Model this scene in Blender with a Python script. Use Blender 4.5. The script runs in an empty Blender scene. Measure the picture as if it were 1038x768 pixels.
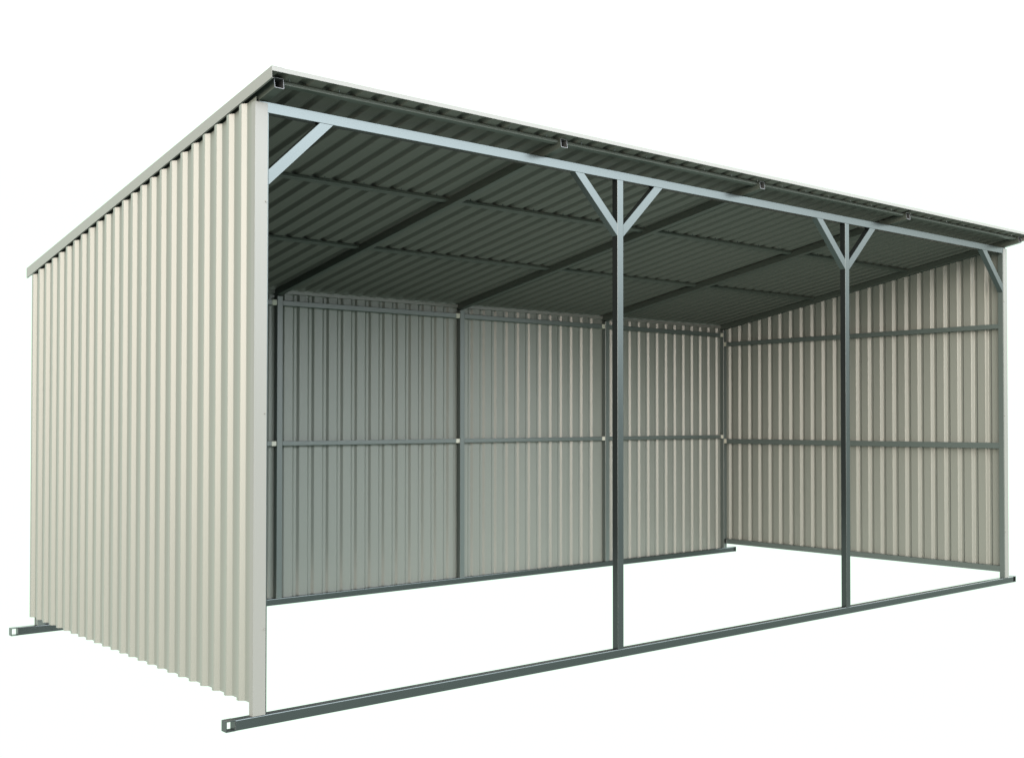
import bpy, bmesh, math
from mathutils import Vector, Matrix

scene = bpy.context.scene
COL = scene.collection

# ------------------------------------------------------------------ materials
def nodes_of(name):
    m = bpy.data.materials.new(name); m.use_nodes = True
    nt = m.node_tree
    return m, nt, nt.nodes['Principled BSDF']

def painted(name, rgb, rough=0.30, spec=0.30, var=0.05, bump=0.02):
    m, nt, b = nodes_of(name)
    tc = nt.nodes.new('ShaderNodeTexCoord')
    mp = nt.nodes.new('ShaderNodeMapping'); mp.inputs['Scale'].default_value = (1.0, 1.0, 0.25)
    n1 = nt.nodes.new('ShaderNodeTexNoise'); n1.inputs['Scale'].default_value = 2.6; n1.inputs['Detail'].default_value = 5
    mx = nt.nodes.new('ShaderNodeMixRGB'); mx.blend_type = 'MIX'
    mx.inputs[1].default_value = tuple(c*(1-var) for c in rgb)+(1,)
    mx.inputs[2].default_value = tuple(c*(1+var) for c in rgb)+(1,)
    nt.links.new(tc.outputs['Object'], mp.inputs[0]); nt.links.new(mp.outputs[0], n1.inputs['Vector'])
    nt.links.new(n1.outputs['Fac'], mx.inputs[0]); nt.links.new(mx.outputs[0], b.inputs['Base Color'])
    n2 = nt.nodes.new('ShaderNodeTexNoise'); n2.inputs['Scale'].default_value = 55; n2.inputs['Detail'].default_value = 3
    nt.links.new(tc.outputs['Object'], n2.inputs['Vector'])
    bp_ = nt.nodes.new('ShaderNodeBump'); bp_.inputs['Strength'].default_value = bump; bp_.inputs['Distance'].default_value = 0.004
    nt.links.new(n2.outputs['Fac'], bp_.inputs['Height']); nt.links.new(bp_.outputs[0], b.inputs['Normal'])
    b.inputs['Roughness'].default_value = rough
    b.inputs['Specular IOR Level'].default_value = spec
    return m

def steel(name, rgb, rough=0.34, var=0.06, metallic=1.0):
    m, nt, b = nodes_of(name)
    tc = nt.nodes.new('ShaderNodeTexCoord')
    n1 = nt.nodes.new('ShaderNodeTexNoise'); n1.inputs['Scale'].default_value = 4; n1.inputs['Detail'].default_value = 6
    mx = nt.nodes.new('ShaderNodeMixRGB')
    mx.inputs[1].default_value = tuple(c*(1-var) for c in rgb)+(1,)
    mx.inputs[2].default_value = tuple(c*(1+var) for c in rgb)+(1,)
    nt.links.new(tc.outputs['Object'], n1.inputs['Vector']); nt.links.new(n1.outputs['Fac'], mx.inputs[0])
    nt.links.new(mx.outputs[0], b.inputs['Base Color'])
    mr = nt.nodes.new('ShaderNodeMapRange'); mr.inputs[3].default_value = rough-0.015; mr.inputs[4].default_value = rough+0.015
    nt.links.new(n1.outputs['Fac'], mr.inputs[0]); nt.links.new(mr.outputs[0], b.inputs['Roughness'])
    b.inputs['Metallic'].default_value = metallic
    b.inputs['Specular IOR Level'].default_value = 0.5
    return m

CREAM = painted('cream_painted_sheet', (0.0830, 0.0905, 0.0820))
TRIMC = painted('cream_painted_trim', (0.087, 0.089, 0.084), var=0.02)
UNDERSIDE = painted('roof_underside_shade', (0.053, 0.055, 0.048), rough=0.55, spec=0.2)  # darker than the wall sheets: roof underside shade put into the colour
STEEL = steel('galvanised_steel_tube', (0.045, 0.053, 0.054), rough=0.25, var=0.03, metallic=0.88)
STEEL_SIDE = painted('side_steel_lit_tone', (0.034, 0.044, 0.042), rough=0.32, spec=0.45, var=0.04)  # matt copy of the frame steel, light on side faces put into colour
STEEL_ROOF = painted('roof_steel_lit_tone', (0.029, 0.035, 0.030), rough=0.4, spec=0.25, var=0.04)  # frame steel again, matt: light on roof tube undersides put into its colour
DARKIN = steel('tube_inside', (0.016, 0.018, 0.019), rough=0.8, metallic=0.0)
CAP = painted('cream_plastic_cap', (0.21, 0.21, 0.18), rough=0.5, var=0.02)
CUT = steel('cut_steel_edge', (0.11, 0.115, 0.125), rough=0.6, metallic=0.5)

# ------------------------------------------------------------------ helpers
ROOT = bpy.data.objects.new('field_shelter', None)
COL.objects.link(ROOT)
ROOT['label'] = 'open-fronted cream corrugated metal field shelter with lean-to roof and grey steel tube frame'
ROOT['category'] = 'shelter'
ROOT.empty_display_size = 0.3

def link(name, me, mats, parent=None):
    for m in mats: me.materials.append(m)
    o = bpy.data.objects.new(name, me); COL.objects.link(o)
    o.parent = parent or ROOT
    return o

def from_bm(name, bm, mats, parent=None, smooth=False):
    bmesh.ops.recalc_face_normals(bm, faces=bm.faces[:]) if not smooth else None
    me = bpy.data.meshes.new(name); bm.to_mesh(me); bm.free()
    return link(name, me, mats, parent)

def rr(w, h, r, seg=3):
    """rounded rectangle outline, centred"""
    pts = []
    for cx, cy, a0 in ((w/2-r, h/2-r, 0), (-w/2+r, h/2-r, 90), (-w/2+r, -h/2+r, 180), (w/2-r, -h/2+r, 270)):
        for i in range(seg+1):
            a = math.radians(a0+90*i/seg); pts.append((cx+r*math.cos(a), cy+r*math.sin(a)))
    return pts

def tube(name, p0, p1, side, w, h, parent=None, wall=0.0025, r=0.004, mats=None):
    """hollow rectangular tube p0->p1 (centre line); w along 'side', h along the third axis; open ends"""
    p0, p1 = Vector(p0), Vector(p1)
    ax = (p1-p0).normalized(); sd = Vector(side).normalized(); up = sd.cross(ax).normalized()
    bm = bmesh.new()
    out = rr(w, h, r); inn = rr(w-2*wall, h-2*wall, max(r-wall, 0.0012))
    rings = []
    for p in (p0, p1):
        rings.append([bm.verts.new(p+sd*a+up*b) for a, b in out])
        rings.append([bm.verts.new(p+sd*a+up*b) for a, b in inn])
    n = len(out)
    for i in range(n):
        j = (i+1) % n
        bm.faces.new((rings[0][i], rings[0][j], rings[2][j], rings[2][i]))
        f = bm.faces.new((rings[1][j], rings[1][i], rings[3][i], rings[3][j])); f.material_index = 1
        f = bm.faces.new((rings[0][j], rings[0][i], rings[1][i], rings[1][j])); f.material_index = 2
        f = bm.faces.new((rings[2][i], rings[2][j], rings[3][j], rings[3][i])); f.material_index = 2
    for f in bm.faces: f.smooth = False
    return from_bm(name, bm, mats or [STEEL, DARKIN, CUT], parent)

def prism(name, poly, y0, y1, mat, parent=None, bev=0.0015):
    """polygon in XZ extruded along Y"""
    bm = bmesh.new()
    a = [bm.verts.new((x, y0, z)) for x, z in poly]; b = [bm.verts.new((x, y1, z)) for x, z in poly]
    bm.faces.new(a); bm.faces.new(b[::-1]); n = len(poly)
    for i in range(n): bm.faces.new((a[i], a[(i+1) % n], b[(i+1) % n], b[i]))
    bmesh.ops.recalc_face_normals(bm, faces=bm.faces[:])
    return from_bm(name, bm, [mat], parent)

def boxes(name, bl, mat, parent=None, bev=0.0008):
    bm = bmesh.new()
    for (x0, x1, y0, y1, z0, z1) in bl:
        r = bmesh.ops.create_cube(bm, size=1, matrix=Matrix.Translation(((x0+x1)/2, (y0+y1)/2, (z0+z1)/2)) @ Matrix.Diagonal((x1-x0, y1-y0, z1-z0, 1)))
    if bev: bmesh.ops.bevel(bm, geom=bm.edges[:], offset=bev, segments=1, affect='EDGES')
    return from_bm(name, bm, [mat], parent)

def bent(name, prof, v0, v1, mats, parent=None, t=0.0012, off=(0, 0, 1), lower_index=0):
    """folded sheet. prof = list of 3D points (the fold line at the v0 end); v0(p), v1(p) give both ends of each line.
    off: thickness direction"""
    off = Vector(off).normalized()*t
    bm = bmesh.new(); A = []; B = []; C_ = []; D = []
    for p in prof:
        a = Vector(v0(p)); b = Vector(v1(p))
        A.append(bm.verts.new(a)); B.append(bm.verts.new(b)); C_.append(bm.verts.new(a+off)); D.append(bm.verts.new(b+off))
    for i in range(len(prof)-1):
        f = bm.faces.new((A[i], A[i+1], B[i+1], B[i])); f.material_index = lower_index
        bm.faces.new((C_[i+1], C_[i], D[i], D[i+1]))
        bm.faces.new((A[i+1], A[i], C_[i], C_[i+1])); bm.faces.new((B[i], B[i+1], D[i+1], D[i]))
    for q in (0, -1): bm.faces.new((A[q], B[q], D[q], C_[q]))
    bmesh.ops.recalc_face_normals(bm, faces=bm.faces[:])
    return from_bm(name, bm, mats, parent)

# ------------------------------------------------------------------ dimensions (metres)
W = 6.0
S = 0.0414            # frame tube
B = 0.0443            # skid tube
H = 2.4674            # underside of header
HH = 0.0451
HT = H+HH
YS = 2.8787           # front face of rear posts
YO = -0.1328          # front end of rafters
ZR0, ZR1 = 2.537, 2.055
SL = (ZR0-ZR1)/(YS-YO)
RH = 0.0442           # rafter height
def rbot(y): return ZR0-SL*(y-YO)
def rtop(y): return rbot(y)+RH
DEP = 0.020           # rib depth
RD = Vector((0, 1, -SL)).normalized(); RN = Vector((0, SL, 1)).normalized()
def fpx(k): return S/2+(W-S)*k/3
def bpx(k): return S/2+(W-S)*k/4

# ------------------------------------------------------------------ skids
for y0 in (0.0, YS):
    xa, xb = (-0.1285, 6.1268) if y0 == 0 else (-0.1401, 6.1298)
    g = 0.040
    sk = tube('skid', (xa+g, y0+B/2, -B/2), (xb-g, y0+B/2, -B/2), (0, 1, 0), B, B)
    t = 0.0035
    for s, x in ((1, xa), (-1, xb)):
        x1, x2 = sorted((x, x+s*(g+0.0005)))
        xc = (x, x+s*t); xc = (min(xc), max(xc))
        xi = (x+s*t, x+s*g); xi = (min(xi), max(xi))
        boxes('end_bracket', [(xc[0], xc[1], y0, y0+B, -B, 0), (xi[0], xi[1], y0, y0+B, -t, 0), (xi[0], xi[1], y0, y0+B, -B, -B+t), (min(x+s*(g-t), x+s*g)-0.0002, max(x+s*(g-t), x+s*g)-0.0002, y0+0.001, y0+B-0.001, -B+t, -t)], STEEL, sk, bev=0.0006)

# ------------------------------------------------------------------ front posts, header, braces
for k in range(4):
    x = fpx(k)
    tube('front_post', (x, S/2, 0.0003), (x, S/2, H-0.0003), (1, 0, 0), S, S, r=0.0016, mats=[STEEL_SIDE if k == 3 else STEEL, DARKIN, CUT])  # right post: lighter side face comes from the matt steel copy
tube('header_beam', (0, S/2, H+HH/2), (W, S/2, H+HH/2), (0, 1, 0), S, HH, r=0.0016)
BZ0, BZ1, BR0, BR1 = 2.1715, 2.234, 0.2305, 0.2915
def brace(xe, s):
    prism('brace', [(xe, BZ0), (xe, BZ1), (xe+s*BR0, H-0.0004), (xe+s*BR1, H-0.0004)], 0.0006, S-0.001, STEEL)
brace(S+0.0004, 1)
for k in (1, 2):
    brace(fpx(k)-S/2-0.0004, -1); brace(fpx(k)+S/2+0.0004, 1)
brace(W-S-0.0004, -1)

# ------------------------------------------------------------------ rear posts and rails
for k in range(5):
    x = bpx(k)
    ztop = rbot(YS)-0.004-SL*S
    tube('rear_post', (x, YS+S/2, 0.0003), (x, YS+S/2, ztop), (1, 0, 0), S, S, r=0.0035, mats=[STEEL_SIDE, DARKIN, CUT])
RAILH = 0.033
for zc, hh in ((1.0447, 0.031), (2.0005, 0.035)):
    for k in range(4):
        x0 = bpx(k)+S/2+0.0005; x1 = bpx(k+1)-S/2-0.036
        rl = tube('wall_rail', (x0, YS+0.002+S*0.45, zc), (x1, YS+0.002+S*0.45, zc), (0, 1, 0), S*0.9, hh, r=0.003, mats=[STEEL_SIDE, DARKIN, CUT])
        boxes('end_cap', [(x1+0.0003, x1+0.034, YS+0.001, YS+S*0.9, zc-hh/2-0.001, zc+hh/2+0.001)], CAP, rl, bev=0.002)
for xc in (S/2, W-S/2):
    for zc, hh in ((0.066, 0.044), (1.003, 0.043), (1.914, 0.036)):
        if xc < 1 and zc < 0.1: zc = 0.074
        rl = tube('wall_rail', (xc, S+0.0005, zc), (xc, YS-0.034, zc), (1, 0, 0), S-0.002, hh, r=0.003, mats=[STEEL_SIDE, DARKIN, CUT])
        if zc > 0.1:
            boxes('end_cap', [(xc-S/2+0.001, xc+S/2-0.001, YS-0.0335, YS-0.0005, zc-hh/2, zc+hh/2)], CAP, rl, bev=0.002)
        else:
            boxes('end_cap', [(xc-S/2+0.001, xc+S/2-0.001, YS-0.0335, YS-0.0005, zc-hh/2, zc+hh/2)], STEEL, rl, bev=0.002)

# ------------------------------------------------------------------ rafters and purlins
YB = YS+S
for k in range(5):
    x = bpx(k)
    p0 = Vector((x, YO, ZR0+RH/2)); p1 = Vector((x, YB+0.02, rbot(YB+0.02)+RH/2))
    tube('rafter', p0, p1, (1, 0, 0), S, RH, r=0.0035, mats=[STEEL_ROOF, DARKIN, CUT])
PH = 0.017; PD = 0.040
for y, PD in ((-0.100, 0.030), (0.857, 0.040), (1.815, 0.040)):
    for k in range(4):
        zc = rtop(y)-PH/2-0.0006
        tube('purlin', (bpx(k)+S/2+0.0004, y, zc), (bpx(k+1)-S/2-0.0004, y, zc), RD, PD, PH, r=0.003, mats=[STEEL_ROOF, DARKIN, CUT])

# ------------------------------------------------------------------ corrugated sheets
def ribs(a, b, start, pitch, order):
    """profile (u, d) from a to b: d=0 pan, d=1 crown. start = centre of the marked slope.
    order 'rise': marked slope goes pan->crown with growing u ; 'fall': crown->pan"""
    sl, cr = 0.145*pitch, 0.165*pitch
    pts = [(a, 0.0)]
    k = math.floor((a-start)/pitch)-2
    while True:
        c = start+k*pitch
        if order == 'rise': u = [c-sl/2, c+sl/2, c+sl/2+cr, c+sl*1.5+cr]
        else: u = [c-sl*1.5-cr, c-sl/2-cr, c-sl/2, c+sl/2]
        k += 1
        if u[0] < a+0.002: continue
        if u[3] > b-0.002: break
        r = 0.0016
        pts += [(u[0]-r, 0), (u[0]+r, r/sl*1.0), (u[1]-r, 1-r/sl), (u[1]+r, 1), (u[2]-r, 1), (u[2]+r, 1-r/sl), (u[3]-r, r/sl), (u[3]+r, 0)]
    pts.append((b, 0.0))
    return pts

TH = 0.0010
# left wall (ribs stand outward, -X)
PANX = 0.003
def side_sheet(sign, start, order, zb):
    x0 = -0.011 if sign < 0 else W+PANX
    pr = [(x0+sign*d*DEP, u, 0) for u, d in ribs(0.004, YB+(0.027 if sign < 0 else 0.012), start, 0.1217, order)]
    return bent('wall_sheet', pr, lambda p: (p[0], p[1], zb), lambda p: (p[0], p[1], rbot(p[1])+0.012), [CREAM, CREAM], t=TH, off=(sign, 0, 0))
side_sheet(-1, 0.092, 'rise', 0.050)
side_sheet(1, 0.047, 'fall', 0.050)
# rear wall, one sheet to each bay, lapped
cuts = [-0.003, 1.457, 2.949, 4.434, 6.003]
for k in range(4):
    y0 = YB+0.003+(0.0016 if k % 2 else 0)
    a, b = cuts[k], cuts[k+1]+(0.03 if k < 3 else 0)
    pr = [(u, y0+d*0.0150, 0) for u, d in ribs(a, b, 0.1022, 0.1119, 'fall')]
    bent('wall_sheet', pr, lambda p: (p[0], p[1], -0.016), lambda p: (p[0], p[1], rbot(p[1])+0.030), [CREAM, CREAM], t=TH, off=(0, 1, 0))
# flat closing strip on the inside of the rear wall head
for k in range(4):
    a, b = bpx(k)+S/2+0.001, bpx(k+1)-S/2-0.001
    y1 = YB+0.0005
    boxes('head_trim', [(a, b, y1-0.012, y1, rtop(y1)-0.026, rtop(y1)-0.003)], TRIMC)

# roof (ribs stand up)
XE = 0.036
YF, YR = -0.178, YB+0.092
cuts = [-XE+0.004, 1.497, 2.987, 4.477, W+XE-0.004]
roof = []
for k in range(4):
    lift = 0.0008+(0.0012 if k % 2 else 0)
    a, b = cuts[k], cuts[k+1]+(0.03 if k < 3 else 0)
    pr = []
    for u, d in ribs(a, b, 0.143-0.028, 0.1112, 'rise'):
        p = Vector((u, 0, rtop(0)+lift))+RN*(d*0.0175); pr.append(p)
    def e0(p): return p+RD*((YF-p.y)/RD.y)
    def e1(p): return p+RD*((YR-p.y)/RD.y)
    roof.append(bent('roof_sheet', pr, e0, e1, [CREAM, UNDERSIDE], t=TH, off=RN, lower_index=1))

# screw tips coming through the roof pans beside the purlins
def screw_mesh():
    bm = bmesh.new()
    bmesh.ops.create_cone(bm, cap_ends=True, segments=8, radius1=0.0016, radius2=0.0028, depth=0.010)
    me = bpy.data.meshes.new('screw'); bm.to_mesh(me); bm.free(); me.materials.append(STEEL); return me
SM = screw_mesh()
pr_c = [0.143-0.028+0.1112*k+0.0092*2+0.0092+0.0338+0.0 for k in range(-1, 54)]
n = 0
for i, x in enumerate(pr_c):
    if x > W-0.03 or x < 0.06: continue
    if i % 2: continue
    for y in (-0.135, 0.815):
        if n >= 96: break
        k = max(j for j in range(4) if cuts[j] < x+0.001)
        o = bpy.data.objects.new('screw', SM); COL.objects.link(o)
        o.parent = roof[k]; o.location = (x, y, rtop(y)-0.004); n += 1

# ------------------------------------------------------------------ trims
# side fascias over the roof ends: vertical face + top flange
for s, x in ((-1, -0.034), (1, W+0.034)):
    ya, yb = -0.181, 3.019
    za, zb = 2.609, 2.110
    slf = (za-zb)/(yb-ya)
    def up(y): return za-slf*(y-ya)
    pr = [(x, 0, -0.052), (x, 0, 0.0), (x-s*0.045, 0, 0.0)]
    bm = bmesh.new()
    R = []
    t = 0.0012
    prof = [(x, -1, 0), (x, 0, 0), (x-s*0.05, 0, 0), (x-s*0.05, 0, -t), (x-s*t, 0, -t), (x-s*t, -1, 0), (x-s*0.010, -1, 0), (x-s*0.010, -1, t), ]
    for y, h in ((ya, 0.048), (yb, 0.058)):
        ring = []
        zt = up(y)
        for q in ((x, -h), (x, 0), (x-s*0.05, 0), (x-s*0.05, -t), (x-s*t, -t), (x-s*t, -h+t), (x-s*0.008, -h+t), (x-s*0.008, -h)):
            ring.append(bm.verts.new((q[0], y, zt+q[1])))
        R.append(ring)
    m = len(R[0])
    for i in range(m): bm.faces.new((R[0][i], R[0][(i+1) % m], R[1][(i+1) % m], R[1][i]))
    bm.faces.new(R[0]); bm.faces.new(R[1][::-1])
    from_bm('roof_fascia', bm, [TRIMC])
# front and rear edge trims
def edge_trim(y, zt, depth, s):
    bm = bmesh.new(); R = []
    t = 0.0012
    q = [(0, -depth), (0, 0), (s*0.05, -s*SL*0.05), (s*0.05, -s*SL*0.05-t), (s*t, -t), (s*t, -depth+t), (s*0.006, -depth+t), (s*0.006, -depth)]
    for x in (-0.0325, W+0.0325):
        R.append([bm.verts.new((x, y+a, zt+b)) for a, b in q])
    m = len(q)
    for i in range(m): bm.faces.new((R[0][i], R[0][(i+1) % m], R[1][(i+1) % m], R[1][i]))
    bm.faces.new(R[0]); bm.faces.new(R[1][::-1])
    return from_bm('eaves_trim', bm, [TRIMC])
edge_trim(-0.1805, 2.6083, 0.0185, 1)
edge_trim(3.0185, 2.1095, 0.040, -1)

# corner trims folded round the front posts
for s, xi, xo in ((-1, 0.0358, -0.0185), (1, W-0.0358, W+0.0185)):
    t = 0.0012
    y0 = -0.0016
    bm = bmesh.new()
    prof = [(xi, y0), (xo, y0), (xo, 0.032), (xo-s*t, 0.032), (xo-s*t, y0+t), (xi, y0+t)]
    zt = [HT-0.004]*6
    a = [bm.verts.new((x, y, 0.001)) for x, y in prof]; b = [bm.verts.new((x, y, HT-0.006)) for x, y in prof]
    bm.faces.new(a); bm.faces.new(b[::-1])
    for i in range(6): bm.faces.new((a[i], a[(i+1) % 6], b[(i+1) % 6], b[i]))
    ct = from_bm('corner_trim', bm, [TRIMC])
    for z in (0.35, 1.23, 2.1):
        bm = bmesh.new()
        bmesh.ops.create_cone(bm, cap_ends=True, segments=10, radius1=0.0045, radius2=0.0035, depth=0.004, matrix=Matrix.Translation((xi+s*0.006, y0-0.002, z)) @ Matrix.Rotation(math.radians(90), 4, 'X'))
        from_bm('screw', bm, [TRIMC], ct)
# ------------------------------------------------------------------ world: white studio sweep, with unseen bright lobes added overhead, in front and at the sides
w = bpy.data.worlds.new('World'); scene.world = w; w.use_nodes = True
nt = w.node_tree; bg = nt.nodes['Background']
tc = nt.nodes.new('ShaderNodeTexCoord')
def dot(vec):
    n = nt.nodes.new('ShaderNodeVectorMath'); n.operation = 'DOT_PRODUCT'
    nt.links.new(tc.outputs['Generated'], n.inputs[0]); n.inputs[1].default_value = Vector(vec).normalized(); return n.outputs['Value']
def maprange(sock, a, b, hi):
    n = nt.nodes.new('ShaderNodeMapRange'); n.interpolation_type = 'SMOOTHSTEP'
    n.inputs[1].default_value = a; n.inputs[2].default_value = b; n.inputs[3].default_value = 0; n.inputs[4].default_value = hi
    nt.links.new(sock, n.inputs[0]); return n.outputs[0]
def scaled(sock, col):
    n = nt.nodes.new('ShaderNodeVectorMath'); n.operation = 'SCALE'; n.inputs[0].default_value = col
    nt.links.new(sock, n.inputs['Scale']); return n.outputs[0]
def add(a, b):
    n = nt.nodes.new('ShaderNodeVectorMath'); n.operation = 'ADD'
    for i, s_ in enumerate((a, b)):
        if isinstance(s_, tuple): n.inputs[i].default_value = s_
        else: nt.links.new(s_, n.inputs[i])
    return n.outputs[0]
def mul(a, b):
    n = nt.nodes.new('ShaderNodeMath'); n.operation = 'MULTIPLY'
    nt.links.new(a, n.inputs[0]); nt.links.new(b, n.inputs[1]); return n.outputs[0]
up_ = dot((0, 0, 1))
sky = scaled(maprange(up_, 0.18, 0.8, 3.6), (0.95, 0.97, 1.04))
key = scaled(maprange(dot((-0.68, -0.66, 0.46)), 0.82, 1.0, 14.0), (1.0, 0.90, 0.83))
glow = scaled(mul(mul(maprange(up_, -0.03, 0.30, 1.0), maprange(up_, 0.62, 0.36, 1.0)), maprange(dot((0.27, -0.95, 0.2)), 0.71, 1.0, 16.0)), (0.95, 0.98, 1.03))
low = scaled(mul(mul(maprange(up_, -0.20, 0.06, 1.0), maprange(up_, 0.40, 0.16, 1.0)), maprange(dot((-0.86, -0.50, 0.0)), 0.80, 0.97, 16.5)), (1.0, 0.83, 0.70))
fill = scaled(mul(maprange(up_, 0.08, 0.3, 1.0), maprange(dot((0.95, -0.25, 0.22)), 0.75, 1.0, 9.0)), (0.95, 1.0, 1.0))  # unseen fill added to lift the rib slopes turned right
tot = add(add(add(add(add(low, fill), (1.0, 1.23, 1.06)), sky), key), glow)
nt.links.new(tot, bg.inputs['Color']); bg.inputs['Strength'].default_value = 1.0

# ------------------------------------------------------------------ camera
cam = bpy.data.cameras.new('camera'); co = bpy.data.objects.new('camera', cam); COL.objects.link(co)
yaw, pitch, roll = -0.7564, 0.0165, -0.0012
fwd = Vector((-math.sin(yaw)*math.cos(pitch), math.cos(yaw)*math.cos(pitch), math.sin(pitch)))
right = Vector((math.cos(yaw), math.sin(yaw), 0)); upv = right.cross(fwd)
r2 = right*math.cos(roll)+upv*math.sin(roll); u2 = -right*math.sin(roll)+upv*math.cos(roll)
M = Matrix((r2, u2, -fwd)).transposed().to_4x4(); M.translation = Vector((-2.122, -4.508, 1.1999))
co.matrix_world = M
cam.sensor_width = 36; cam.sensor_fit = 'HORIZONTAL'
cam.lens = 1175.576/1038*36
cam.shift_x = (519-646.5525)/1038; cam.shift_y = (406.377-384)/1038
cam.clip_start = 0.05; cam.clip_end = 200
scene.camera = co

scene.render.engine = 'CYCLES'
scene.view_settings.view_transform = 'Standard'; scene.view_settings.look = 'None'
scene.view_settings.exposure = 0; scene.view_settings.gamma = 1
